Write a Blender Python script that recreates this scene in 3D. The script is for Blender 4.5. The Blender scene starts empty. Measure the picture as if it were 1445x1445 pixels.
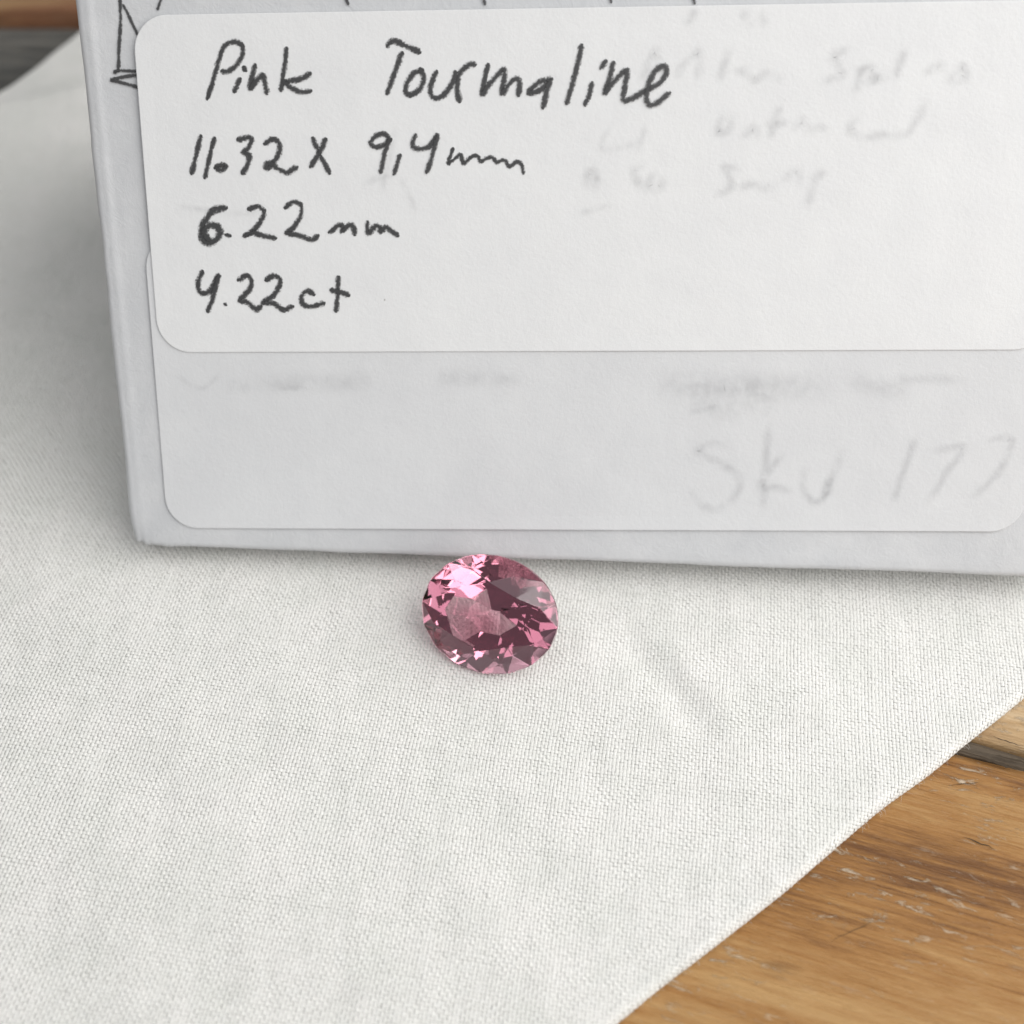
import bpy, bmesh, math, random
import numpy as np
from mathutils import Vector, Matrix

random.seed(7)
rng = np.random.default_rng(11)
S = 0.001                      # everything below is written in millimetres
sc = bpy.context.scene
C = sc.collection

# ------------------------------------------------------------------ camera
PITCH = math.radians(53.0)
FPX, PW = 1650.0, 1445.0
FW = np.array([0, math.cos(PITCH), -math.sin(PITCH)])
UP = np.array([0, math.sin(PITCH), math.cos(PITCH)])
RT = np.array([1.0, 0, 0])
GEM = np.array([0.0, 0.0, 3.6])


def ray(x, y):
    return FW + RT * ((x - PW / 2) / FPX) - UP * ((y - PW / 2) / FPX)


CAM = GEM - ray(691, 866) * 96.0
cam_d = bpy.data.cameras.new("camera")
cam = bpy.data.objects.new("camera", cam_d)
C.objects.link(cam)
cam.location = CAM * S
cam.rotation_euler = (math.pi / 2 - PITCH, 0, 0)
cam_d.sensor_width = 36.0
cam_d.lens = 36.0 * FPX / PW
cam_d.clip_start = 0.002
cam_d.clip_end = 20.0
cam_d.dof.use_dof = True
cam_d.dof.focus_distance = 0.0935
cam_d.dof.aperture_fstop = 23.0
sc.camera = cam

# ------------------------------------------------------------------ light
world = bpy.data.worlds.new("World")
sc.world = world
world.use_nodes = True
bg = world.node_tree.nodes["Background"]
bg.inputs[0].default_value = (0.96, 0.98, 1.0, 1)
bg.inputs[1].default_value = 0.15


def area(name, loc, target, sx, sy, power, col):
    d = bpy.data.lights.new(name, 'AREA')
    d.shape = 'RECTANGLE'
    d.size, d.size_y = sx * S, sy * S
    d.energy = power
    d.color = col
    o = bpy.data.objects.new(name, d)
    C.objects.link(o)
    o.location = Vector(loc) * S
    o.rotation_euler = (Vector(target) - Vector(loc)).to_track_quat('-Z', 'Y').to_euler()
    return o


area("window_light", (250, -50, 205), (10, 5, 0), 440, 380, 1.62, (1.0, 0.99, 0.97))
area("overhead_fill", (-40, -110, 640), (0, 10, 0), 700, 480, 1.1, (0.97, 0.985, 1.0))  # added soft fill from above for ambient light and gem reflections
area("rear_left_fill", (-420, 330, 330), (0, 0, 0), 260, 260, 0.22, (0.95, 0.98, 1.0))  # dim lamp added behind left to vary the gem facets, no window there

sc.view_settings.view_transform = 'Standard'
sc.view_settings.look = 'None'
sc.view_settings.exposure = 0.1
sc.view_settings.gamma = 1.0
sc.render.engine = 'CYCLES'
sc.cycles.max_bounces = 24
sc.cycles.transmission_bounces = 20
sc.cycles.transparent_max_bounces = 24
sc.cycles.sample_clamp_indirect = 6.0
sc.cycles.use_denoising = True


# ------------------------------------------------------------------ helpers
def hit(px, n, p0):
    r = ray(*px)
    return CAM + r * (((p0 - CAM) @ n) / (r @ n))


def ground(x, y, z=0.0):
    r = ray(x, y)
    return CAM + r * ((z - CAM[2]) / r[2])


def mesh_obj(name, verts, faces, mat, parent=None, smooth=True, uvs=None):
    me = bpy.data.meshes.new(name)
    me.from_pydata([tuple(v) for v in np.asarray(verts) * S], [], [tuple(f) for f in faces])
    if smooth:
        me.polygons.foreach_set('use_smooth', [True] * len(me.polygons))
    if uvs is not None:
        ul = me.uv_layers.new(name='UVMap')
        li = np.empty(len(me.loops), dtype=np.int32)
        me.loops.foreach_get('vertex_index', li)
        ul.data.foreach_set('uv', np.asarray(uvs, dtype=np.float32)[li].ravel())
    me.update()
    me.materials.append(mat)
    o = bpy.data.objects.new(name, me)
    C.objects.link(o)
    if parent is not None:
        o.parent = parent
    return o


def tag(o, label=None, cat=None, kind=None):
    if label: o['label'] = label
    if cat: o['category'] = cat
    if kind: o['kind'] = kind
    return o


def empty(name, loc=(0, 0, 0)):
    o = bpy.data.objects.new(name, None)
    o.empty_display_size = 0.01
    C.objects.link(o)
    o.location = Vector(loc) * S
    return o


class NT:
    def __init__(self, name):
        self.m = bpy.data.materials.new(name)
        self.m.use_nodes = True
        self.t = self.m.node_tree
        self.b = self.t.nodes.get('Principled BSDF')
        self.out = self.t.nodes.get('Material Output')

    def n(self, typ, **kw):
        nd = self.t.nodes.new(typ)
        for k, v in kw.items():
            if k.startswith('i_'):
                key = k[2:]
                nd.inputs[int(key) if key.isdigit() else key].default_value = v
            else:
                setattr(nd, k, v)
        return nd

    def l(self, a, b):
        self.t.links.new(a, b)

    def math(self, op, a, b=None, clamp=False):
        nd = self.n('ShaderNodeMath', operation=op, use_clamp=clamp)
        for i, v in enumerate((a, b)):
            if v is None: continue
            if isinstance(v, (int, float)): nd.inputs[i].default_value = v
            else: self.l(v, nd.inputs[i])
        return nd.outputs[0]

    def coords(self, scale=(1, 1, 1), kind='Object', rot=(0, 0, 0)):
        tc = self.n('ShaderNodeTexCoord')
        mp = self.n('ShaderNodeMapping')
        mp.inputs['Scale'].default_value = scale
        mp.inputs['Rotation'].default_value = rot
        self.l(tc.outputs[kind], mp.inputs['Vector'])
        return mp.outputs[0]

    def noise(self, vec, scale, detail=3, rough=0.55, dist=0.0):
        nd = self.n('ShaderNodeTexNoise')
        nd.inputs['Scale'].default_value = scale
        nd.inputs['Detail'].default_value = detail
        nd.inputs['Roughness'].default_value = rough
        nd.inputs['Distortion'].default_value = dist
        self.l(vec, nd.inputs['Vector'])
        return nd.outputs['Fac']

    def ramp(self, fac, stops):
        nd = self.n('ShaderNodeValToRGB')
        el = nd.color_ramp.elements
        while len(el) < len(stops): el.new(0.5)
        for e, (p, c) in zip(el, stops):
            e.position = p
            e.color = (c, c, c, 1) if isinstance(c, (int, float)) else (*c, 1)
        self.l(fac, nd.inputs[0])
        return nd.outputs[0]

    def mix(self, fac, a, b, blend='MIX'):
        nd = self.n('ShaderNodeMix', data_type='RGBA', blend_type=blend)
        for i, v in ((0, fac), (6, a), (7, b)):
            if isinstance(v, (int, float)): nd.inputs[i].default_value = v
            elif isinstance(v, tuple): nd.inputs[i].default_value = (*v, 1)
            else: self.l(v, nd.inputs[i])
        return nd.outputs[2]

    def bump(self, height, strength, dist_mm, normal=None):
        nd = self.n('ShaderNodeBump')
        nd.inputs['Strength'].default_value = strength
        nd.inputs['Distance'].default_value = dist_mm * S
        self.l(height, nd.inputs['Height'])
        if normal is not None: self.l(normal, nd.inputs['Normal'])
        return nd.outputs[0]


# ------------------------------------------------------------------ materials
def mat_paper(name, base, tint, rough=0.6, wrinkle=0.0):
    k = NT(name)
    v = k.coords((1000, 1000, 1000))
    mott = k.noise(v, 0.2, 5, 0.65)
    col = k.mix(k.ramp(mott, [(0.3, 0.0), (0.7, 1.0)]), tuple(base), tuple(tint))
    fib = k.noise(k.coords((1000, 1000, 1000)), 3.2, 5, 0.7)
    speck = k.ramp(k.noise(k.coords((1000, 1000, 1000)), 1.1, 1, 0.3), [(0.0, 1.0), (0.135, 1.0), (0.15, 0.0)])
    col = k.mix(k.math('MULTIPLY', speck, 0.6), col, (0.25, 0.23, 0.2))
    k.l(col, k.b.inputs['Base Color'])
    k.b.inputs['Roughness'].default_value = rough
    k.b.inputs['Specular IOR Level'].default_value = 0.3
    lo = k.noise(k.coords((1000, 1000, 1000)), 0.35, 2, 0.5)
    n1 = k.bump(lo, 0.35, 0.12 + wrinkle)
    if wrinkle > 0:
        wr = k.noise(k.coords((1000, 1000, 1000)), 0.55, 5, 0.7, 1.5)
        wr = k.math('ABSOLUTE', k.math('SUBTRACT', wr, 0.5))
        n1 = k.bump(wr, 0.18, 0.35, n1)
    k.l(k.bump(fib, 0.5, 0.05, n1), k.b.inputs['Normal'])
    return k.m


M_ENV = mat_paper('envelope_paper', (0.60, 0.608, 0.625), (0.68, 0.684, 0.695), 0.5, 0.06)
M_LAB = mat_paper('label_paper', (0.79, 0.793, 0.80), (0.825, 0.828, 0.83), 0.6)
M_LAB_THIN = mat_paper('thin_label_paper', (0.70, 0.705, 0.718), (0.735, 0.74, 0.75), 0.6)   # one sheet over the grey envelope


def mat_graphite():
    k = NT('graphite')
    tc = k.n('ShaderNodeTexCoord')
    sep = k.n('ShaderNodeSeparateXYZ')
    k.l(tc.outputs['UV'], sep.inputs[0])
    across = k.math('SUBTRACT', 1.0, k.math('ABSOLUTE', k.math('SUBTRACT', k.math('MULTIPLY', sep.outputs[1], 2.0), 1.0)))
    g = k.noise(k.coords((1000, 1000, 1000)), 6.0, 4, 0.75)
    g2 = k.noise(k.coords((1000, 1000, 1000)), 1.4, 2, 0.6)
    a = k.math('ADD', k.math('MULTIPLY', across, 2.1), k.math('MULTIPLY', k.math('SUBTRACT', g, 0.52), 4.6))
    a = k.math('ADD', a, k.math('MULTIPLY', k.math('SUBTRACT', g2, 0.45), 1.6))
    a = k.math('MULTIPLY', a, 0.8, True)
    k.b.inputs['Base Color'].default_value = (0.058, 0.058, 0.06, 1)
    k.b.inputs['Roughness'].default_value = 0.5
    k.l(k.math('MULTIPLY', a, 0.93), k.b.inputs['Alpha'])
    return k.m


def mat_ghost(name, amount, spread):
    k = NT(name)
    tc = k.n('ShaderNodeTexCoord')
    sep = k.n('ShaderNodeSeparateXYZ')
    k.l(tc.outputs['UV'], sep.inputs[0])
    across = k.math('SUBTRACT', 1.0, k.math('ABSOLUTE', k.math('SUBTRACT', k.math('MULTIPLY', sep.outputs[1], 2.0), 1.0)))
    along = k.math('MULTIPLY', k.math('MULTIPLY', sep.outputs[0], k.math('SUBTRACT', 1.0, sep.outputs[0])), 8.0, True)
    sm = k.n('ShaderNodeMapRange', interpolation_type='SMOOTHSTEP')
    k.l(across, sm.inputs[0])
    sm.inputs[2].default_value = spread
    g = k.noise(k.coords((1000, 1000, 1000)), 0.9, 4, 0.65)
    gg = k.ramp(g, [(0.33, 0.15), (0.62, 1.0)])
    a = k.math('MULTIPLY', k.math('MULTIPLY', sm.outputs[0], gg), k.math('MULTIPLY', along, amount))
    k.b.inputs['Base Color'].default_value = (0.16, 0.16, 0.175, 1)
    k.b.inputs['Roughness'].default_value = 0.7
    k.l(a, k.b.inputs['Alpha'])
    return k.m


M_GRAPH = mat_graphite()
M_GHOST = mat_ghost('faint_graphite', 0.125, 1.0)
M_SMUDGE = mat_ghost('smudged_graphite', 0.085, 1.0)


def mat_cloth():
    k = NT('white_cotton')
    v = k.coords((1000, 1000, 1000))
    a = k.noise(v, 0.16, 4, 0.65)
    col = k.mix(k.ramp(a, [(0.35, 0.0), (0.65, 1.0)]), (0.755, 0.752, 0.715), (0.81, 0.795, 0.765))
    b = k.noise(k.coords((1000, 1000, 1000)), 1.3, 2, 0.5)
    col = k.mix(k.ramp(b, [(0.45, 0.0), (0.75, 0.35)]), col, (0.82, 0.82, 0.80))
    k.l(col, k.b.inputs['Base Color'])
    k.b.inputs['Roughness'].default_value = 0.85
    k.b.inputs['Specular IOR Level'].default_value = 0.15
    k.b.inputs['Sheen Weight'].default_value = 0.12
    fib = k.noise(k.coords((1000, 1000, 1000)), 14.0, 3, 0.6)
    k.l(k.bump(fib, 0.5, 0.03), k.b.inputs['Normal'])
    return k.m


M_CLOTH = mat_cloth()


def mat_wood(name, dark, mid, light, fleck=0.5, seed=0.0, rough=0.42):
    k = NT(name)
    tc = k.n('ShaderNodeTexCoord')
    def vec(sx, sy, off):
        mp = k.n('ShaderNodeMapping')
        mp.inputs['Scale'].default_value = (sx * 1000, sy * 1000, sy * 1000)
        mp.inputs['Location'].default_value = (off + seed, off * 1.7 + seed, 0)
        k.l(tc.outputs['Object'], mp.inputs['Vector'])
        return mp.outputs[0]
    broad = k.noise(vec(0.02, 0.16, 3), 1.0, 4, 0.55, 0.8)
    grain = k.noise(vec(0.07, 1.1, 9), 1.0, 5, 0.65, 0.6)
    fine = k.noise(vec(0.35, 5.0, 5), 1.0, 4, 0.7, 0.3)
    f = k.math('ADD', k.math('MULTIPLY', broad, 0.70), k.math('ADD', k.math('MULTIPLY', grain, 0.50), k.math('MULTIPLY', fine, 0.26)))
    col = k.ramp(f, [(0.56, dark), (0.71, mid), (0.88, light)])
    # worn pale flecks where the finish has chipped
    fl = k.noise(vec(0.42, 1.5, 21), 1.0, 6, 0.75, 0.5)
    zone = k.noise(vec(0.05, 0.12, 31), 1.0, 2, 0.5)
    m = k.math('MULTIPLY', k.ramp(fl, [(0.56, 0.0), (0.66, 1.0)]), k.ramp(zone, [(0.42, 0.0), (0.58, 1.0)]))
    col = k.mix(k.math('MULTIPLY', m, fleck), col, (0.66, 0.55, 0.42))
    st = k.ramp(k.noise(vec(0.06, 0.25, 47), 1.0, 3, 0.6), [(0.63, 0.0), (0.74, 1.0)])
    col = k.mix(k.math('MULTIPLY', st, 0.55), col, tuple(c * 0.6 for c in dark))
    k.l(col, k.b.inputs['Base Color'])
    k.b.inputs['Specular IOR Level'].default_value = 0.35
    rr = k.math('ADD', k.math('MULTIPLY', m, 0.25), k.math('ADD', k.math('MULTIPLY', fine, 0.25), rough - 0.1))
    k.l(rr, k.b.inputs['Roughness'])
    h = k.math('ADD', k.math('MULTIPLY', grain, 0.6), k.math('ADD', k.math('MULTIPLY', fine, 0.5), k.math('MULTIPLY', m, 0.25)))
    k.l(k.bump(h, 0.8, 0.35), k.b.inputs['Normal'])
    return k.m


M_WOOD = mat_wood('honey_wood', (0.145, 0.058, 0.015), (0.345, 0.165, 0.047), (0.47, 0.275, 0.108), 0.8)
M_WOOD_JOINT = mat_wood('weathered_wood', (0.05, 0.036, 0.024), (0.15, 0.115, 0.08), (0.34, 0.28, 0.21), 0.5, 17.0, 0.7)
M_WOOD_PALE = mat_wood('pale_wood', (0.30, 0.17, 0.075), (0.48, 0.315, 0.16), (0.60, 0.45, 0.28), 0.6, 5.0)
M_WOOD_GREY = mat_wood('grey_wood', (0.045, 0.045, 0.042), (0.10, 0.098, 0.09), (0.2, 0.19, 0.17), 0.2, 9.0, 0.6)
M_WOOD_RED = mat_wood('russet_wood', (0.16, 0.07, 0.035), (0.26, 0.12, 0.06), (0.40, 0.25, 0.12), 0.2, 13.0)


def mat_crack():
    k = NT('crack_shadow_dirt')
    k.b.inputs['Base Color'].default_value = (0.05, 0.034, 0.02, 1)
    k.b.inputs['Roughness'].default_value = 0.9
    return k.m


M_CRACK = mat_crack()


def mat_gem():
    k = NT('pink_tourmaline')
    k.t.nodes.remove(k.b)
    g = k.n('ShaderNodeBsdfGlass')
    g.inputs['IOR'].default_value = 1.635
    g.inputs['Roughness'].default_value = 0.02
    g.inputs['Color'].default_value = (1, 1, 1, 1)
    k.l(g.outputs[0], k.out.inputs['Surface'])
    va = k.n('ShaderNodeVolumeAbsorption')
    va.inputs['Color'].default_value = (0.85, 0.455, 0.58, 1)
    va.inputs['Density'].default_value = 195.0
    k.l(va.outputs[0], k.out.inputs['Volume'])
    return k.m


M_GEM = mat_gem()

# ------------------------------------------------------------------ floor and table
TABLE_Z = -1.5
k = NT('floor_grey')
k.l(k.ramp(k.noise(k.coords((1, 1, 1)), 6.0, 4), [(0.3, (0.16, 0.16, 0.155)), (0.7, (0.24, 0.24, 0.23))]), k.b.inputs['Base Color'])
fl = mesh_obj('floor', [(-3000, -3000, -740), (3000, -3000, -740), (3000, 3000, -740), (-3000, 3000, -740)], [(0, 1, 2, 3)], k.m, None, False)
tag(fl, kind='structure')

ANG = math.radians(-17.0)
ca, sa = math.cos(ANG), math.sin(ANG)
table = empty('wooden_table', (0, 0, TABLE_Z - 20))
tag(table, 'worn wooden tabletop of boards with pale scuffs under the white cloth', 'table')


def noise1(x, seed, scale, octs=3):
    """cheap smooth 1-D noise"""
    x = np.asarray(x, float)
    r = np.zeros_like(x)
    rr = np.random.default_rng(seed)
    for o in range(octs):
        for q in range(3):
            r += np.sin(x * scale * 2 ** o * rr.uniform(0.6, 1.6) + rr.uniform(0, 6.28)) / 2 ** o / 3
    return r


def noise2(x, y, seed, scale, octs=3):
    x = np.asarray(x, float)
    r = np.zeros_like(x)
    rr = np.random.default_rng(seed)
    for o in range(octs):
        for q in range(4):
            a = rr.uniform(0, 6.28)
            fr = scale * 2 ** o * rr.uniform(0.6, 1.5)
            r += np.sin((x * math.cos(a) + y * math.sin(a)) * fr + rr.uniform(0, 6.28)) / 2 ** o / 4
    return r


def plank(w0, w1, u0, u1, top, mat, seed, label=None, rough_edge=0.18, name='plank', ang=ANG):
    """a board; u runs along the grain, w across it, worn uneven edges"""
    nu, nw = 120, 26
    us = np.linspace(u0, u1, nu)
    ws = np.concatenate([[0, 0.006, 0.016, 0.035], np.linspace(0.07, 0.93, nw - 8), [0.965, 0.984, 0.994, 1]])
    V, F = [], []
    e0 = noise1(us, seed, 0.18, 4) * rough_edge
    e1 = noise1(us, seed + 1, 0.18, 4) * rough_edge
    for i, u in enumerate(us):
        a, b = w0 + e0[i], w1 + e1[i]
        for j, t in enumerate(ws):
            w = a + (b - a) * t
            d = min(t, 1 - t) * (w1 - w0)
            z = top - 0.5 * math.exp(-d / 0.35)
            V.append((u, w, z))
    V = np.array(V)
    V[:, 2] += noise2(V[:, 0] * 0.3, V[:, 1] * 1.6, seed + 2, 0.25, 3) * 0.06
    n = len(ws)
    for i in range(nu - 1):
        for j in range(n - 1):
            F.append((i * n + j, (i + 1) * n + j, (i + 1) * n + j + 1, i * n + j + 1))
    base = len(V)
    low = [(us[i], w0 + e0[i], top - 20) for i in range(nu)] + [(us[i], w1 + e1[i], top - 20) for i in range(nu)]
    V = np.vstack([V, low])
    for i in range(nu - 1):
        F.append((base + i, base + i + 1, (i + 1) * n, i * n))
        F.append((i * n + n - 1, (i + 1) * n + n - 1, base + nu + i + 1, base + nu + i))
        F.append((base + nu + i, base + nu + i + 1, base + i + 1, base + i))
    F.append(tuple([j for j in range(n)] + [base + nu, base]))
    F.append(tuple([(nu - 1) * n + j for j in range(n)][::-1] + [base + nu - 1, base + 2 * nu - 1]))
    V = V.copy()
    V[:, 2] += 20.0 - TABLE_Z
    o = mesh_obj(name, V, F, mat, table, True)
    o.rotation_euler = (0, 0, ang)
    if label: o['label'] = label
    return o


def to_uw(p):
    return np.array([p[0] * ca + p[1] * sa, -p[0] * sa + p[1] * ca])


jA = to_uw(ground(1364, 1063, TABLE_Z))[1]
jB = to_uw(ground(1400, 1047, TABLE_Z))[1]
gp = ground(50, 15, TABLE_Z)
ANG_B = math.radians(-1.5)
gC = -gp[0] * math.sin(ANG_B) + gp[1] * math.cos(ANG_B)
plank(jA - 100, jA, -180, 200, TABLE_Z, M_WOOD, 3, 'honey brown board with pale chipped flecks')
plank(jA + 0.14, jB - 0.12, -180, 200, TABLE_Z - 0.22, M_WOOD_JOINT, 5, 'dark weathered strip filling the joint', 0.20, 'joint_strip')
plank(jB, jB + 38, -180, 200, TABLE_Z - 0.05, M_WOOD_PALE, 8, 'pale sun bleached board with a fine crack')
plank(gC - 34, gC - 1.2, -180, 200, TABLE_Z - 1.6, M_WOOD_GREY, 15, 'sunken dark grey board', ang=ANG_B)
plank(gC, gC + 90, -180, 200, TABLE_Z + 0.3, M_WOOD_RED, 21, 'russet brown board at the back', ang=ANG_B)


def crack(pts, w, lift=0.06):
    """hairline split lying in the board surface"""
    P = np.array([ground(x, y, TABLE_Z)[:2] for x, y in pts])
    V, F = [], []
    n = len(P)
    for i in range(n):
        d = P[min(i + 1, n - 1)] - P[max(i - 1, 0)]
        d /= np.linalg.norm(d)
        nn = np.array([-d[1], d[0]])
        ww = w * math.sin(math.pi * (i + 0.25) / (n - 0.5)) * random.uniform(0.6, 1.2)
        for s in (-1, 1):
            q = P[i] + nn * s * ww / 2
            V.append((q[0], q[1], 20 + lift))
    for i in range(n - 1):
        F.append((2 * i, 2 * i + 2, 2 * i + 3, 2 * i + 1))
    return mesh_obj('crack', V, F, M_CRACK, table, False)


def wig(p0, p1, n, amp):
    out = []
    for i in range(n):
        t = i / (n - 1)
        out.append((p0[0] + (p1[0] - p0[0]) * t + random.uniform(-amp, amp), p0[1] + (p1[1] - p0[1]) * t + random.uniform(-amp, amp)))
    return out


crack(wig((1395, 1038), (1450, 1056), 12, 0.8), 0.09)
crack(wig((1360, 1181), (1405, 1199), 10, 1.0), 0.09)
crack(wig((1380, 1067), (1436, 1087), 12, 1.0), 0.30)
crack(wig((1405, 1066), (1455, 1079), 10, 1.0), 0.28)
crack(wig((1335, 1109), (1388, 1104), 9, 0.8), 0.05)
crack(wig((1170, 1330), (1230, 1300), 9, 1.5), 0.05)

# ------------------------------------------------------------------ cloth
R_HEM = 0.72
E1a, E1b = ground(1445, 985, -0.7)[:2], ground(870, 1445, -0.7)[:2]
D1 = (E1a - E1b) / np.linalg.norm(E1a - E1b)
N1 = np.array([-D1[1], D1[0]])                  # into the cloth
E2a, E2b = ground(105, 60, -0.7)[:2], ground(0, 155, -0.7)[:2]
D2 = (E2a - E2b) / np.linalg.norm(E2a - E2b)
N2 = np.array([D2[1], -D2[0]])
FOLDa, FOLDb = ground(0, 184)[:2], ground(115, 160)[:2]
DF = (FOLDb - FOLDa) / np.linalg.norm(FOLDb - FOLDa)
NF = np.array([-DF[1], DF[0]])
CR0, CR1 = ground(862, 880)[:2], ground(1015, 1050)[:2]
DC = (CR1 - CR0) / np.linalg.norm(CR1 - CR0)
LC = np.linalg.norm(CR1 - CR0)
NC = np.array([-DC[1], DC[0]])


def H(x, y):
    z = noise2(x, y, 31, 0.16, 1) * 0.16 + noise2(x, y, 37, 0.45, 3) * 0.12
    df = (x - FOLDa[0]) * NF[0] + (y - FOLDa[1]) * NF[1]
    z = z + np.where(df < 0, 3.2 * np.exp(-(df / 17) ** 2), 3.2 * np.exp(-np.abs(df) / 7.0))
    t = ((x - CR0[0]) * DC[0] + (y - CR0[1]) * DC[1]) / LC
    c = (x - CR0[0]) * NC[0] + (y - CR0[1]) * NC[1]
    env = np.exp(-((t - 0.55) / 0.42) ** 4)
    z = z - 0.26 * env * np.exp(-(c / 1.5) ** 2) + 0.16 * env * np.exp(-((c - 2.6) / 1.5) ** 2)
    # soft dent round the gemstone
    return z


def cloth_pt(x, y, off):
    """flat cloth coordinates -> point on the draped cloth, hem rolled under"""
    x = np.asarray(x, float); y = np.asarray(y, float); off = np.asarray(off, float) + 0 * x
    s1 = (x - E1a[0]) * D1[0] + (y - E1a[1]) * D1[1]
    d1 = (x - E1a[0]) * N1[0] + (y - E1a[1]) * N1[1] - noise1(s1, 71, 0.13, 3) * 0.20
    d2 = (x - E2a[0]) * N2[0] + (y - E2a[1]) * N2[1]
    h = H(x, y)
    r = R_HEM
    X, Y, Z = x.copy(), y.copy(), h.copy()
    nx, ny, nz = np.zeros_like(x), np.zeros_like(x), np.ones_like(x)
    for d, N in ((d1, N1), (d2, N2)):
        th = np.clip((r - d) / r, 0, 2.6)
        m = th > 0
        sh = np.where(m, (r - r * np.sin(th)) - d, 0)
        X = X + sh * N[0]; Y = Y + sh * N[1]
        Z = Z - np.where(m, r * (1 - np.cos(th)), 0)
        fade = np.where(m, np.cos(th), 1)
        nx = nx - np.where(m, np.sin(th) * N[0], 0); ny = ny - np.where(m, np.sin(th) * N[1], 0)
        nz = nz * fade
    L = np.sqrt(nx * nx + ny * ny + nz * nz) + 1e-9
    return np.stack([X + nx / L * off, Y + ny / L * off, Z + nz / L * off], -1), d1, d2


# base sheet under the threads
su = np.arange(-110, 150, 0.9)
sd = np.concatenate([np.linspace(-1.1, 0.9, 14), np.arange(1.4, 175, 0.9)])
UU, DD = np.meshgrid(su, sd, indexing='ij')
bx = E1a[0] + UU * D1[0] + DD * N1[0]
by = E1a[1] + UU * D1[1] + DD * N1[1]
P, d1, d2 = cloth_pt(bx.ravel(), by.ravel(), -0.10)
ok = ((d2 > -1.3) & (bx.ravel() > -120) & (bx.ravel() < 100) & (by.ravel() > -75) & (by.ravel() < 150)).reshape(UU.shape)
idx = np.arange(UU.size).reshape(UU.shape)
q = ok[:-1, :-1] & ok[1:, :-1] & ok[1:, 1:] & ok[:-1, 1:]
quads = np.stack([idx[:-1, :-1], idx[1:, :-1], idx[1:, 1:], idx[:-1, 1:]], -1)[q]
used = np.unique(quads)
remap = np.full(UU.size, -1); remap[used] = np.arange(len(used))
cloth = mesh_obj('cotton_cloth', P[used], remap[quads].tolist(), M_CLOTH, None, True)
tag(cloth, 'white plain woven cotton cloth with a folded edge lying on the wooden boards', 'cloth')

# woven threads: one raised float per crossing
PITCH_T = 0.29
WA = math.radians(-9.0)
wu = np.array([math.cos(WA), math.sin(WA)])
wv = np.array([-math.sin(WA), math.cos(WA)])
ii, jj = np.meshgrid(np.arange(-420, 420), np.arange(-330, 480), indexing='ij')
ii, jj = ii.ravel(), jj.ravel()
cx = (ii * wu[0] + jj * wv[0]) * PITCH_T
cy = (ii * wu[1] + jj * wv[1]) * PITCH_T
relx, rely, relz = cx - CAM[0], cy - CAM[1], -CAM[2]
zz = rely * FW[1] + relz * FW[2]
px = PW / 2 + FPX * relx / zz
py = PW / 2 - FPX * (rely * UP[1] + relz * UP[2]) / zz
d1 = (cx - E1a[0]) * N1[0] + (cy - E1a[1]) * N1[1]
d2 = (cx - E2a[0]) * N2[0] + (cy - E2a[1]) * N2[1]
box_hide = (px > 330) & (py < 690)
keep = (px > -130) & (px < 1575) & (py > -30) & (py < 1560) & (d1 > -0.9) & (d2 > -0.9) & ~box_hide
ii, jj, cx, cy = ii[keep], jj[keep], cx[keep], cy[keep]
nC = len(ii)
# slow drift of the threads so that rows wander like real yarn
drx = noise2(cx, cy, 91, 0.35, 2) * 0.10
dry = noise2(cx, cy, 92, 0.35, 2) * 0.10
wid_w = rng.normal(1.0, 0.05, 2000)[ii + 900]
wid_f = rng.normal(1.0, 0.05, 2000)[jj + 900]
hgt_w = rng.normal(0, 0.006, 2000)[ii + 900]
hgt_f = rng.normal(0, 0.006, 2000)[jj + 900]
warp = ((ii + jj) % 2) == 0
wid = np.where(warp, wid_w, wid_f) * rng.normal(1, 0.05, nC)
relief = noise2(cx, cy, 57, 1.3, 3)
hg = np.where(warp, hgt_w + 0.006, hgt_f) + np.where(warp, 0.018, -0.010) * relief + rng.normal(0, 0.008, nC)
A = np.array([-0.80, -0.42, 0.0, 0.42, 0.80])
Bc = np.array([-0.49, 0.0, 0.49])
hA = np.array([-0.095, 0.022, 0.070, 0.022, -0.095])
hB = np.array([-0.034, 0.0, -0.034])
jit = rng.normal(0, 0.010, (nC, 2))
ax = np.where(warp[:, None], wv[None], wu[None])
bxv = np.where(warp[:, None], wu[None], wv[None])
pts = np.zeros((nC, 15, 2)); off = np.zeros((nC, 15))
sk = rng.normal(0, 0.06, nC)
for a in range(5):
    for b in range(3):
        c = a * 3 + b
        aa = A[a] * PITCH_T
        bb = Bc[b] * PITCH_T * wid * (0.55, 0.9, 1.0, 0.9, 0.55)[a] + sk * aa
        pts[:, c, :] = np.stack([cx + drx, cy + dry], -1) + jit + ax * aa + bxv * bb[:, None]
        off[:, c] = 0.70 * (hA[a] + hB[b] + hg)
VP, _, _ = cloth_pt(pts[..., 0].ravel(), pts[..., 1].ravel(), off.ravel())
fb = []
for a in range(4):
    for b in range(2):
        o = a * 3 + b
        fb.append((o, o + 3, o + 4, o + 1))
fb = np.array(fb)
FQ = (np.arange(nC)[:, None, None] * 15 + fb[None]).reshape(-1, 4)
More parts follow.
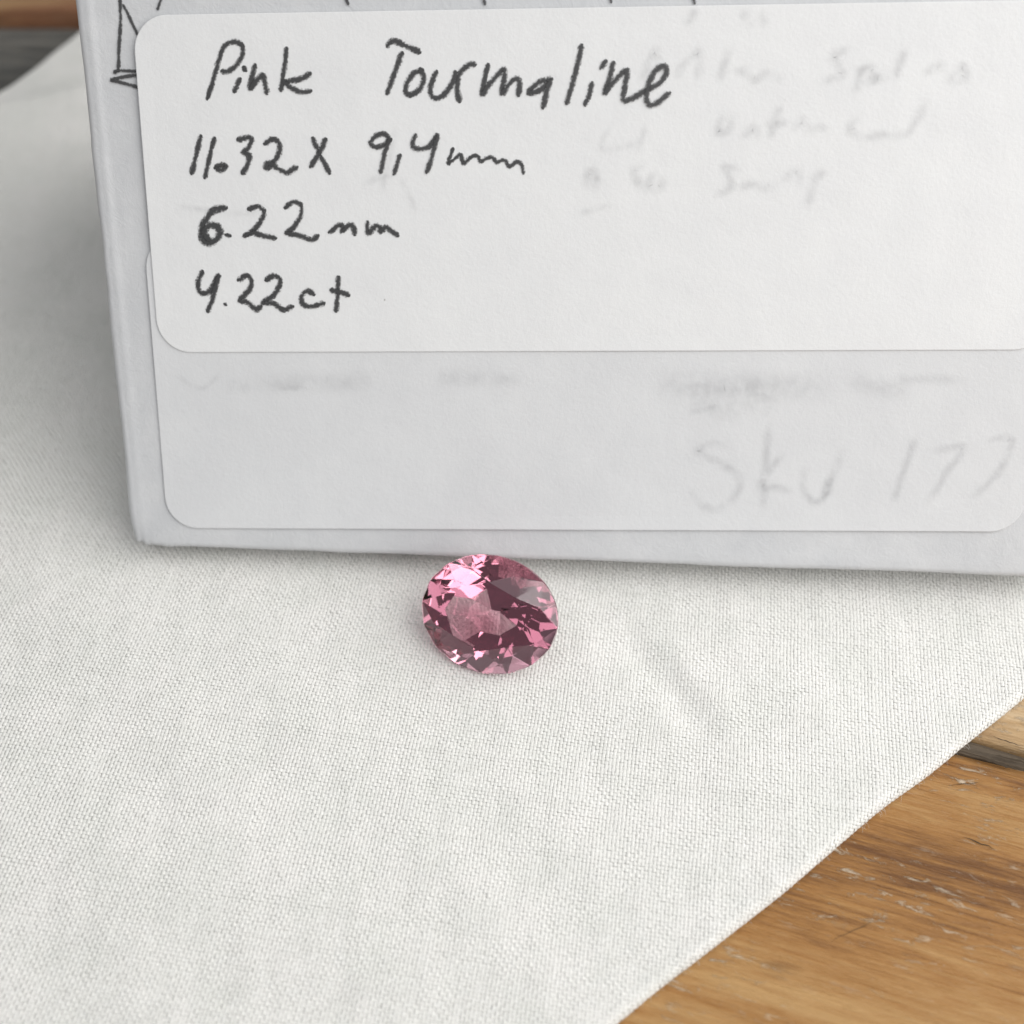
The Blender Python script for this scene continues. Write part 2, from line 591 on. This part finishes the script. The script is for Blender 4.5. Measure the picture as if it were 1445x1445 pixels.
# keep every float facing up, whichever way its axes run
wflip = np.repeat(warp, 8)
FQ[wflip] = FQ[wflip][:, ::-1]
me = bpy.data.meshes.new('woven_threads')
me.vertices.add(len(VP)); me.vertices.foreach_set('co', (VP * S).astype(np.float32).ravel())
me.loops.add(FQ.size); me.loops.foreach_set('vertex_index', FQ.astype(np.int32).ravel())
me.polygons.add(len(FQ)); me.polygons.foreach_set('loop_start', np.arange(0, FQ.size, 4, dtype=np.int32))
me.polygons.foreach_set('use_smooth', np.ones(len(FQ), dtype=bool))
me.update(calc_edges=True); me.validate()
me.materials.append(M_CLOTH)
threads = bpy.data.objects.new('woven_threads', me)
C.objects.link(threads); threads.parent = cloth
tag(threads, kind='stuff')
print('threads', nC)

# ------------------------------------------------------------------ envelope
LEAN, YAW = math.radians(39.0), math.radians(-3.5)
n0 = np.array([0, -math.cos(LEAN), math.sin(LEAN)])
CN = np.array([math.cos(YAW) * n0[0] - math.sin(YAW) * n0[1], math.sin(YAW) * n0[0] + math.cos(YAW) * n0[1], n0[2]])
P0 = ground(190, 770, 2.6)
A0 = hit((240, 747), CN, P0)
A1 = hit((1400, 752), CN, P0)
EU = (A1 - A0) / np.linalg.norm(A1 - A0)
EV = np.cross(CN, EU)


def card(x, y):
    """photo direction -> (u, v) in millimetres on the sheet of paper"""
    p = hit((x, y), CN, P0) - A0
    return np.array([p @ EU, p @ EV])


def card3(uv, w):
    return A0 + EU * uv[0] + EV * uv[1] + CN * w


env = empty('paper_envelope', P0)
tag(env, 'white paper envelope with stickers propped upright on the cloth behind the gemstone', 'envelope')
envloc = np.array(P0)

QBL, QBR, QTL, QTR = card(186, 771), card(1500, 817), card(104, -2), None
QTL = QBL + (QTL - QBL) * 1.13
QTR = QBR + (QTL - QBL)
TH = 4.0
r = 0.55


def quad(s, t):
    return (QBL * (1 - s) + QBR * s) * (1 - t) + (QTL * (1 - s) + QTR * s) * t


def env_mesh():
    ins = 1.0
    c = [QBL, QBR, QTR, QTL]
    # inset corners
    I = []
    for i in range(4):
        p, a, b = c[i], c[(i + 1) % 4], c[i - 1]
        I.append(p + (a - p) / np.linalg.norm(a - p) * r + (b - p) / np.linalg.norm(b - p) * r)
    nx_, ny_ = 90, 70
    V, F = [], []
    for j in range(ny_):
        for i in range(nx_):
            s, t = i / (nx_ - 1), j / (ny_ - 1)
            s = 0.045 * s / 0.35 if s < 0.35 else 0.045 + 0.955 * (s - 0.35) / 0.65
            uv = (I[0] * (1 - s) + I[1] * s) * (1 - t) + (I[3] * (1 - s) + I[2] * s) * t
            w = 0.05 * noise2(np.array([uv[0]]), np.array([uv[1]]), 5, 0.12, 3)[0] - 0.05
            eu = uv[0] - (I[0][0] * (1 - t) + I[3][0] * t)
            kk_ = 0.30 + 0.70 * t
            w += kk_ * 0.07 * math.exp(-((eu - 0.55) / 0.38) ** 2)
            w += 0.05 * kk_ * math.exp(-(eu / 1.3) ** 2) * noise2(np.array([uv[0] * 1.4]), np.array([uv[1]]), 6, 1.3, 3)[0]
            V.append((uv[0], uv[1], w))
    for j in range(ny_ - 1):
        for i in range(nx_ - 1):
            a = j * nx_ + i
            F.append((a, a + 1, a + nx_ + 1, a + nx_))
    loop = [i for i in range(nx_)] + [j * nx_ + nx_ - 1 for j in range(1, ny_)] + \
           [(ny_ - 1) * nx_ + i for i in range(nx_ - 2, -1, -1)] + [j * nx_ for j in range(ny_ - 2, 0, -1)]
    nl = len(loop)
    base = np.array([V[i] for i in loop])
    # outward direction per loop vertex
    du = np.array([1.0, 0.0]); dv = np.array([0.0, 1.0])
    outd = []
    for kk, i in enumerate(loop):
        a, b = i % nx_, i // nx_
        d = np.zeros(2)
        if a == 0: d += -du
        if a == nx_ - 1: d += du
        if b == 0: d += -dv
        if b == ny_ - 1: d += dv
        outd.append(d)
    outd = np.array(outd)
    arc = np.arange(nl) * 0.8
    crumple = noise1(arc, 12, 0.45, 4)
    prev = loop
    rings = 7
    for q_ in range(1, rings + 1):
        th = math.pi / 2 * min(1.0, q_ / 5)
        depth = r * (1 - math.cos(th)) if q_ <= 5 else r + (TH - r) * (q_ - 5) / 2
        cur = []
        for kk in range(nl):
            o = outd[kk] * (r * math.sin(th) + 0.07 * crumple[kk] * math.sin(th))
            V.append((base[kk, 0] + o[0], base[kk, 1] + o[1], base[kk, 2] - depth))
            cur.append(len(V) - 1)
        for kk in range(nl):
            k2 = (kk + 1) % nl
            F.append((prev[kk], cur[kk], cur[k2], prev[k2]))
        prev = cur
    F.append(tuple(prev[::-1]))
    # crushed lower left corner
    V = np.array(V)
    dc = np.linalg.norm(V[:, :2] - QBL, axis=1)
    wgt = np.exp(-(dc / 1.3) ** 2)
    V[:, 0] += wgt * 0.2; V[:, 1] += wgt * (0.22 + 0.15 * np.sin(V[:, 0] * 9)); V[:, 2] -= wgt * 0.25
    W3 = np.array([card3(v[:2], v[2]) for v in V]) - envloc
    return W3, F


V_, F_ = env_mesh()
F_ = [f for f in F_]
body = mesh_obj('envelope_body', V_, F_, M_ENV, env, True)
# rear leaf that props the envelope up
tl, tr = card3(QTL, -TH), card3(QTR, -TH)
hl = np.array([tl[0], tl[1] + 26, 0.2]); hr = np.array([tr[0], tr[1] + 26, 0.2])
nn = np.cross(tr - tl, hl - tl); nn /= np.linalg.norm(nn)
LV = []
for t in np.linspace(0, 1, 9):
    for s in np.linspace(0, 1, 9):
        p = (tl * (1 - s) + tr * s) * (1 - t) + (hl * (1 - s) + hr * s) * t
        LV.append(p - envloc)
LV = np.array(LV)
LV = np.vstack([LV, LV + nn * 0.4])
LF = []
for j in range(8):
    for i in range(8):
        a = j * 9 + i
        LF.append((a, a + 1, a + 10, a + 9)); LF.append((81 + a + 9, 81 + a + 10, 81 + a + 1, 81 + a))
for i in range(8):
    for (a, b) in ((i, i + 1), (72 + i + 1, 72 + i), (9 * (i + 1), 9 * i), (9 * i + 8, 9 * i + 17)):
        LF.append((a, a + 81, b + 81, b))
mesh_obj('rear_flap', LV, LF, M_ENV, env, False)


def label_mesh(name, u0, v0, u1, v1, rad, w0, w1, parent, label, seed, mat):
    """a paper sticker with round corners, its edge lifting a hair off the envelope"""
    def rrect(k_in, rr):
        out = []
        for (cx_, cy_, a0) in ((u1 - rad, v0 + rad, -90), (u1 - rad, v1 - rad, 0), (u0 + rad, v1 - rad, 90), (u0 + rad, v0 + rad, 180)):
            for q_ in range(11):
                a = math.radians(a0 + 9 * q_)
                out.append((cx_ + math.cos(a) * (rad - k_in), cy_ + math.sin(a) * (rad - k_in)))
            # straight run to the next corner is subdivided below
        res = []
        for i in range(len(out)):
            p, q2 = np.array(out[i]), np.array(out[(i + 1) % len(out)])
            L = np.linalg.norm(q2 - p)
            m = max(1, int(L / 2.0))
            for t in range(m):
                res.append(p + (q2 - p) * t / m)
        return np.array(res)
    o0 = rrect(0, rad)
    cen = o0.mean(0)
    # inner loops keep the same count: move along inward normals
    def inset(d):
        n = len(o0)
        tdir = np.roll(o0, -1, 0) - np.roll(o0, 1, 0)
        tdir /= np.linalg.norm(tdir, axis=1)[:, None]
        return o0 + np.stack([-tdir[:, 1], tdir[:, 0]], -1) * d
    lift = 0.05 * np.clip(noise1(np.arange(len(o0)) * 2.0, seed, 0.08, 2), 0, 1)
    loops = [(o0, w0 + lift * 0.8), (o0, w1 + lift), (inset(0.05), w1 + 0.012 + lift), (inset(1.2), w1 + 0.012 + 0 * lift)]
    V, F = [], []
    n = len(o0)
    for pts_, w in loops:
        for p, ww in zip(pts_, w):
            V.append(card3(p, ww) - envloc)
    for q_ in range(len(loops) - 1):
        for i in range(n):
            j = (i + 1) % n
            F.append((q_ * n + i, q_ * n + j, (q_ + 1) * n + j, (q_ + 1) * n + i))
    F.append(tuple(range(3 * n, 4 * n)))
    o = mesh_obj(name, V, F, mat, parent, False)
    o['label'] = label
    return o


a = card(204, 332); b = card(1448, 690); bb = card(800, 747)
l2 = (card(222, 560)[0], bb[1], card(1448, 690)[0], card(204, 332)[1])
l1u0 = card(202, 200)[0]
l1 = (l1u0, card(800, 495)[1], l1u0 + (l2[2] - l2[0]), card(800, 12)[1])
print('label1', l1, 'label2', l2, 'quad', QBL, QBR, QTL)
lab2 = label_mesh('label', l2[0], l2[1], l2[2], l2[3], 2.7, 0.03, 0.13, env, 'lower blank white sticker with faint rubbed out pencil', 3, M_LAB_THIN)
lab1 = label_mesh('label', l1[0], l1[1], l1[2], l1[3], 2.7, 0.15, 0.24, env, 'upper white sticker with handwritten gemstone details', 9, M_LAB)
LAB1_W, LAB2_W = 0.27, 0.16


# ------------------------------------------------------------------ handwriting
def catmull(P, step):
    P = np.array(P, float)
    if len(P) == 2:
        n = max(3, int(np.linalg.norm(P[1] - P[0]) / step))
        return P[0] + (P[1] - P[0]) * np.linspace(0, 1, n)[:, None]
    Q = np.vstack([2 * P[0] - P[1], P, 2 * P[-1] - P[-2]])
    out = []
    for i in range(1, len(Q) - 2):
        p0, p1, p2, p3 = Q[i - 1:i + 3]
        n = max(2, int(np.linalg.norm(p2 - p1) / step))
        for t in np.arange(n) / n:
            out.append(0.5 * (2 * p1 + (p2 - p0) * t + (2 * p0 - 5 * p1 + 4 * p2 - p3) * t * t + (3 * p1 - p0 - 3 * p2 + p3) * t ** 3))
    out.append(P[-1])
    return np.array(out)


def strokes(name, sts, zone, width, w, mat, parent, label=None, ragged=0.12, soft=False):
    """pencil strokes: ribbons lying on the paper. zone = (x0, y0, scale) of the tracing"""
    V, F, UV = [], [], []
    for si, st in enumerate(sts):
        wid = width
        if isinstance(st, tuple): st, wid = st
        pts_ = [(zone[0] + x / zone[2], zone[1] + y / zone[2]) for x, y in st]
        pts_ = np.array([card(*p) for p in pts_])
        if len(pts_) == 1:
            pts_ = np.array([pts_[0] - [wid * 0.012, 0.01], pts_[0] + [wid * 0.012, 0.01]])
        c = catmull(pts_, 0.12)
        n = len(c)
        d = np.gradient(c, axis=0); d /= np.linalg.norm(d, axis=1)[:, None] + 1e-9
        nrm = np.stack([-d[:, 1], d[:, 0]], -1)
        mm = wid / 17.6
        # round caps
        c = np.vstack([c[0] - d[0] * mm * 0.42, c, c[-1] + d[-1] * mm * 0.42])
        nrm = np.vstack([nrm[0], nrm, nrm[-1]])
        ws = mm * (1 + ragged * noise1(np.arange(n + 2), 100 + si + len(V), 0.35, 3))
        if not soft:
            ws[0] *= 0.45; ws[-1] *= 0.4
        b0 = len(V)
        for i in range(n + 2):
            z = w + 0.004 * si + 0.0004 * i
            for s in (-1, 0, 1):
                V.append(card3(c[i] + nrm[i] * s * ws[i] / 2, z) - envloc)
                UV.append((i / (n + 1), (s + 1) / 2))
        for i in range(n + 1):
            for s in (0, 1):
                a_ = b0 + i * 3 + s
                F.append((a_, a_ + 3, a_ + 4, a_ + 1))
    o = mesh_obj(name, V, F, mat, parent, False, UV)
    if label: o['label'] = label
    return o


Z3 = (250, 30, 3.36)
Z4 = (500, 0, 2.89)
PEN = 9.4
strokes('handwriting', [
    ([(150, 365), (175, 285), (203, 185), (228, 122), (268, 100), (308, 113), (316, 155), (290, 205), (250, 238), (222, 240)], 8.5),
    [(278, 330), (300, 280)], [(323, 226), (327, 230)],
    [(372, 215), (360, 270), (350, 322), (368, 300), (400, 262), (414, 258), (420, 290), (430, 338)],
    ([(522, 135), (512, 230), (498, 325)], 8.5), [(512, 292), (555, 282), (600, 272), (630, 252)], [(512, 290), (545, 318), (590, 335), (632, 332)],
], Z3, PEN, LAB1_W, M_GRAPH, lab1, 'handwritten word Pink')
strokes('handwriting', [
    [(140, 187), (150, 173), (170, 170), (215, 190), (265, 212)], [(195, 222), (170, 290), (138, 378)],
    [(275, 288), (240, 305), (214, 350), (212, 378), (232, 388), (266, 368), (286, 320), (272, 288)],
    [(335, 298), (314, 350), (318, 392), (345, 402), (380, 375), (408, 325), (412, 300)],
    [(430, 410), (422, 370), (426, 315), (445, 285), (470, 266), (490, 264)],
    [(545, 270), (533, 330), (524, 386), (548, 352), (585, 308), (612, 284), (613, 325), (605, 382), (628, 350), (658, 322), (674, 330), (672, 385)],
    [(800, 325), (760, 334), (720, 365), (712, 378), (750, 374), (785, 345), (798, 332), (784, 380), (772, 436)],
    [(926, 192), (905, 290), (868, 418)],
    [(968, 345), (958, 390), (944, 424)], [(1022, 255), (1008, 276)],
    [(1055, 262), (1042, 320), (1020, 382), (1055, 338), (1110, 288), (1104, 350), (1096, 410), (1130, 404), (1185, 372), (1240, 344), (1272, 300), (1262, 270),
     (1228, 292), (1200, 345), (1192, 405), (1212, 430), (1250, 410), (1280, 384)],
], Z4, PEN, LAB1_W, M_GRAPH, lab1, 'handwritten word Tourmaline')
strokes('handwriting', [
    ([(115, 550), (95, 640), (75, 718)], 9), ([(180, 560), (160, 640), (138, 738)], 8.6), ([(190, 694), (215, 682), (238, 690), (215, 706), (196, 700)], 9.5),
    [(298, 562), (340, 552), (358, 566), (338, 605), (318, 622), (346, 636), (340, 680), (318, 718)],
    [(425, 580), (455, 560), (485, 575), (490, 615), (468, 660), (435, 698), (424, 690), (434, 672), (462, 684), (500, 708), (528, 718), (568, 694)],
    ([(648, 560), (680, 630), (725, 716)], 8.6), [(705, 565), (682, 620), (640, 686)],
    ([(1012, 562), (985, 535), (945, 545), (918, 580), (950, 598), (990, 582), (1010, 558), (988, 625), (970, 712)], 8.6),
    ([(1058, 640), (1032, 720)], 8.6),
    ([(1130, 545), (1118, 590), (1150, 606), (1200, 592), (1238, 540), (1215, 630), (1188, 712)], 8.8),
], Z3, PEN, LAB1_W, M_GRAPH, lab1, 'handwritten length and width 11.32 x 9,4')
strokes('handwriting', [
    [(403, 610), (384, 668), (408, 650), (436, 632), (446, 668), (470, 648), (494, 634), (510, 644), (514, 662), (540, 646), (566, 644), (582, 664), (606, 652), (622, 660), (634, 682), (662, 660), (682, 670), (690, 704)],
], Z4, 7.0, LAB1_W, M_GRAPH, lab1, 'handwritten mm after the width')
strokes('handwriting', [
    ([(228, 885), (180, 897), (135, 950), (120, 1010), (142, 1048), (180, 1042), (208, 1005), (195, 972), (160, 968), (132, 998), (152, 1028)], 12.5),
    ([(240, 1014), (252, 1016)], 8),
    [(348, 890), (385, 878), (415, 902), (400, 950), (358, 1000), (322, 1018), (362, 1002), (410, 1016), (466, 1026)],
    ([(520, 882), (550, 858), (588, 868), (592, 915), (558, 975), (520, 1004), (580, 1014), (642, 1036), (668, 1018)], 8.6),
    [(730, 998), (775, 965), (790, 970), (785, 998), (820, 966), (838, 972), (845, 1005)],
    [(905, 958), (910, 1004), (942, 972), (962, 974), (966, 1000), (990, 976), (1010, 986), (1045, 1012)],
], Z3, PEN, LAB1_W, M_GRAPH, lab1, 'handwritten depth 6.22 mm with a bold overwritten 6')
strokes('handwriting', [
    [(122, 1190), (105, 1240), (115, 1285), (158, 1280), (200, 1205), (180, 1290), (153, 1370)], ([(231, 1340), (235, 1342)], 6),
    [(300, 1225), (335, 1205), (356, 1228), (345, 1275), (300, 1322), (340, 1332), (380, 1366), (398, 1354)],
    [(430, 1225), (465, 1205), (493, 1228), (470, 1290), (412, 1334), (460, 1336), (510, 1366), (548, 1352)],
    [(648, 1290), (620, 1278), (594, 1305), (602, 1342), (645, 1350), (695, 1336)],
    [(768, 1218), (765, 1290), (758, 1368)], [(738, 1275), (775, 1282), (812, 1296)],
], Z3, PEN, LAB1_W, M_GRAPH, lab1, 'handwritten weight 4.22ct')

# older pencil on the envelope itself, running under the sticker
ZE = (0, 0, 7.225)
strokes('pencil_drawing', [
    ([(1222, -60), (1230, 120), (1228, 300), (1216, 480), (1212, 690)], 6.0),
    ([(1262, 60), (1310, 150), (1400, 345)], 5.2),
    ([(1205, 720), (1165, 742), (1200, 718), (1420, 728)], 5.4), ([(1420, 762), (1280, 780), (1160, 806), (1132, 816), (1260, 845), (1420, 892)], 5.6),
    ([(1660, -50), (1610, 90)], 5.0), ([(3520, -30), (3550, 40)], 4.6), ([(4925, -50), (4945, 40)], 5), ([(6220, -30), (6232, 20)], 4.6), ([(7065, -30), (7082, 30)], 5),
], ZE, 6, 0.03, M_GRAPH, body, 'pencil lines of an older note half hidden by the stickers')

# faint writing showing through the stickers
Z5 = (945, 0, 2.89)
G = 20
ghost1 = [
    [(-120, 330), (-60, 210), (-30, 330)], [(20, 320), (60, 260), (120, 215), (110, 330)], [(240, 200), (215, 290), (205, 330)], [(255, 300), (300, 290), (340, 330), (400, 300), (460, 330)],
    [(735, 200), (660, 230), (690, 270), (700, 310), (620, 335)], [(780, 280), (760, 370)], [(770, 290), (830, 280), (820, 330), (770, 330)], [(860, 290), (840, 330), (890, 300)],
    [(955, 210), (915, 320)], [(1040, 300), (1090, 265), (1120, 290)], [(1130, 330), (1190, 270), (1200, 320), (1140, 340)],
    [(220, 470), (190, 540), (240, 530), (250, 480)], [(300, 560), (340, 520), (360, 560)], [(450, 430), (410, 560)], [(400, 510), (470, 500)], [(500, 530), (540, 490), (560, 530), (620, 520), (640, 540)],
    [(770, 470), (730, 530), (790, 560), (860, 550), (970, 540), (1050, 400)],
    [(230, 690), (250, 760), (190, 800)], [(215, 680), (275, 688)], [(280, 770), (330, 750), (400, 770), (420, 740)], [(470, 730), (520, 690), (530, 740)], [(560, 840), (600, 720), (640, 700)],
    [(300, 60), (330, 100)], [(380, 60), (385, 100)], [(80, 90), (100, 50)],
    [(-340, 760), (-330, 700), (-290, 740)], [(-300, 680), (-300, 770)], [(-120, 760), (-150, 690), (-100, 670)], [(-60, 700), (-90, 760), (-40, 770), (-30, 720)],
]
strokes('faint_writing', [(s, G) for s in ghost1], Z5, G, LAB1_W, M_GHOST, lab1, 'faint older pencil words showing through the sticker')
ghost1b = [[(520, 110), (490, 130)], [(250, 260), (300, 250), (330, 300)], [(300, 180), (280, 270)], [(600, 180), (590, 210), (650, 200)], [(-10, 290), (60, 300), (120, 300)],
           [(560, 300), (600, 290)], [(650, 180), (640, 215)]]
strokes('faint_writing', [(s, 15) for s in ghost1b], (260, 0, 1.0), 15, LAB1_W, M_SMUDGE, lab1, 'soft grey eraser smudges')
Z6 = (845, 450, 2.408)
strokes('faint_writing', [(s, 20) for s in [
    [(455, 440), (390, 422), (330, 448), (400, 482), (472, 530), (470, 590), (400, 645), (335, 620), (315, 570)],
    [(578, 350), (566, 480), (556, 652)], [(628, 452), (548, 562), (600, 570), (658, 586)],
    [(702, 500), (692, 570), (735, 622), (775, 580), (828, 440)], [(780, 540), (772, 600)],
    [(1078, 398), (1040, 500), (1000, 622)], [(1130, 448), (1240, 436), (1180, 520), (1110, 632)], [(1310, 414), (1400, 406), (1355, 520), (1258, 612)],
]], Z6, 20, LAB2_W, M_GHOST, lab2, 'faint ghost of the pencilled words Sku 177')
strokes('faint_writing', [
    ([(180, 215), (300, 225), (500, 225), (800, 232)], 60), ([(300, 245), (420, 290), (500, 262), (620, 270)], 75), ([(850, 205), (960, 235), (1060, 250)], 44), ([(1000, 205), (1250, 205)], 24),
    ([(310, 320), (420, 290)], 14),
    ([(-1430, 195), (-1350, 235), (-1290, 190)], 12), ([(-1260, 230), (-1180, 228)], 30), ([(-1170, 215), (-900, 215), (-760, 205)], 46), ([(-560, 205), (-420, 196), (-250, 200)], 40),
    ([(-1080, 238), (-1000, 228)], 14),
], Z6, 20, LAB2_W, M_SMUDGE, lab2, 'smudged grey bands of rubbed out pencil')

# ------------------------------------------------------------------ gemstone
def gem_mesh():
    a, b = 5.80, 4.90
    crown, gird, pav1, culet = 1.4, 0.16, 2.75, 4.45
    rT, rM, rN = 0.58, 0.80, 0.56
    V, F = [], []
    def pt(rr, deg, z):
        t = math.radians(deg)
        V.append((a * rr * math.cos(t), b * rr * math.sin(t), z)); return len(V) - 1
    T = [pt(rT, 45 * i, crown) for i in range(8)]
    def zline(rr): return crown * (1 - (rr - rT) / (1 - rT))
    M = [pt(rM, 45 * i + 22.5, zline(rM * math.cos(math.radians(22.5))) * 0.985) for i in range(8)]
    NG = 64
    Gu = [pt(1, 360 / NG * i, 0.0 + 0.03 * math.cos(16 * 2 * math.pi * i / NG)) for i in range(NG)]
    Gd = [pt(1, 360 / NG * i, -gird) for i in range(NG)]
    N = [pt(0.62, 45 * (i // 2) + 22.5 + (8 if i % 2 else -8), -gird - 2.0) for i in range(16)]
    Q = [pt(0.40, 45 * i + 22.5, -gird - 3.2) for i in range(8)]
    K0 = pt(0.06, 0, -gird - culet); K1 = pt(0.06, 180, -gird - culet)
    F.append(tuple(T))
    s = NG // 16
    for i in range(8):
        j = (i + 1) % 8
        g0 = i * NG // 8
        F.append((T[i], M[i], T[j]))
        F.append((T[i], M[i - 1], Gu[g0], M[i]))
        F.append(tuple([M[i]] + [Gu[(g0 + q_) % NG] for q_ in range(0, s + 1)]))
        F.append(tuple([M[i]] + [Gu[(g0 + q_) % NG] for q_ in range(s, 2 * s + 1)]))
        # pavilion: girdle triangles, then two rows towards the keel
        for h_ in (0, 1):
            k_ = 2 * i + h_
            F.append(tuple([N[k_]] + [Gd[(k_ * s + q_) % NG] for q_ in range(s, -1, -1)]))
            F.append((N[k_ - 1], Gd[k_ * s], N[k_]))
        F.append((N[2 * i], N[2 * i + 1], Q[i]))
        F.append((N[2 * i - 1], N[2 * i], Q[i])); F.append((N[2 * i - 1], Q[i], Q[i - 1]))
        c = K0 if i in (0, 1, 7) else (K1 if i in (3, 4, 5) else None)
        if c is not None: F.append((c, Q[i], Q[i - 1]))
        elif i == 2: F.append((K0, K1, Q[i], Q[i - 1]))
        else: F.append((K1, K0, Q[i], Q[i - 1]))
    for i in range(NG):
        j = (i + 1) % NG
        F.append((Gu[i], Gd[i], Gd[j], Gu[j]))
    return np.array(V), F


GV, GF = gem_mesh()
# table normal: tilted off the line of sight, towards lower left
view = CAM - GEM; view /= np.linalg.norm(view)
imr = RT; imu = np.cross(view, imr)
nrm = view - imr * math.tan(math.radians(15)) - imu * math.tan(math.radians(8))
nrm /= np.linalg.norm(nrm)
roll = math.radians(-9)
xax = imr * math.cos(roll) + imu * math.sin(roll)
xax = xax - nrm * (xax @ nrm); xax /= np.linalg.norm(xax)
yax = np.cross(nrm, xax)
WV = GV[:, :1] * xax + GV[:, 1:2] * yax + GV[:, 2:3] * nrm
zlow = WV[:, 2].min()
hz = float(H(np.array([0.0]), np.array([0.0]))[0])
gz = hz + 0.06 - zlow
# put the girdle centre on the sight line through its place in the photo
gc = ground(690, 867, gz)
print('gem centre', gc, 'lowest', zlow)
gem = mesh_obj('pink_gemstone', WV + np.array([0, 0, gz - (gz + zlow)]) * 1.0, GF, M_GEM, None, False)
gem.location = Vector((gc[0], gc[1], gc[2] + zlow)) * S
bm = bmesh.new(); bm.from_mesh(gem.data)
bmesh.ops.recalc_face_normals(bm, faces=bm.faces); bm.to_mesh(gem.data); bm.free()
tag(gem, 'oval faceted pink gemstone resting tilted on the white cloth', 'gemstone')

bev = gem.modifiers.new('worn_edges', 'BEVEL')
bev.width = 0.03 * S; bev.segments = 1; bev.limit_method = 'ANGLE'; bev.angle_limit = math.radians(4)

# ------------------------------------------------------------------ loose fibres on the cloth
def fibres():
    V, F = [], []
    def fibre(p, d, up, length, rad):
        n = 7
        side = np.cross(d, up); side /= np.linalg.norm(side)
        bend = rng.normal(0, 0.5, 2)
        b0 = len(V)
        for i in range(n):
            t = i / (n - 1)
            q = p + d * length * t + side * bend[0] * length * t * t + up * length * (0.35 * math.sin(t * 2.6) + 0.25 * bend[1] * t * t)
            rr = rad * (1 - 0.6 * t)
            for k_ in range(3):
                a_ = k_ * 2.094
                V.append(q + side * math.cos(a_) * rr + up * math.sin(a_) * rr)
        for i in range(n - 1):
            for k_ in range(3):
                F.append((b0 + i * 3 + k_, b0 + i * 3 + (k_ + 1) % 3, b0 + i * 3 + 3 + (k_ + 1) % 3, b0 + i * 3 + 3 + k_))
    for q in range(420):                       # fuzz along the folded edge
        s_ = rng.uniform(-75, 30)
        dd = R_HEM * rng.uniform(-0.2, 0.7)
        x = E1a[0] + D1[0] * s_ + N1[0] * dd; y = E1a[1] + D1[1] * s_ + N1[1] * dd
        p = cloth_pt([x], [y], 0.03)[0][0]
        a_ = rng.uniform(-1.1, 1.1)
        d = np.array([*(-N1 * math.cos(a_) + D1 * math.sin(a_)), rng.uniform(-0.5, 0.5)]); d /= np.linalg.norm(d)
        fibre(p, d, np.array([0, 0, 1.0]), rng.uniform(0.25, 0.8), 0.011)
    for q in range(260):                       # lint lying on the weave
        x, y = rng.uniform(-60, 45), rng.uniform(-38, 40)
        if (x - E1a[0]) * N1[0] + (y - E1a[1]) * N1[1] < 1: continue
        p = cloth_pt([x], [y], 0.06)[0][0]
        a_ = rng.uniform(0, 6.28)
        fibre(p, np.array([math.cos(a_), math.sin(a_), 0.05]), np.array([0, 0, 1.0]), rng.uniform(0.4, 1.4), 0.010)
    o = mesh_obj('loose_fibres', V, F, M_CLOTH, cloth, True)
    tag(o, kind='stuff')


fibres()
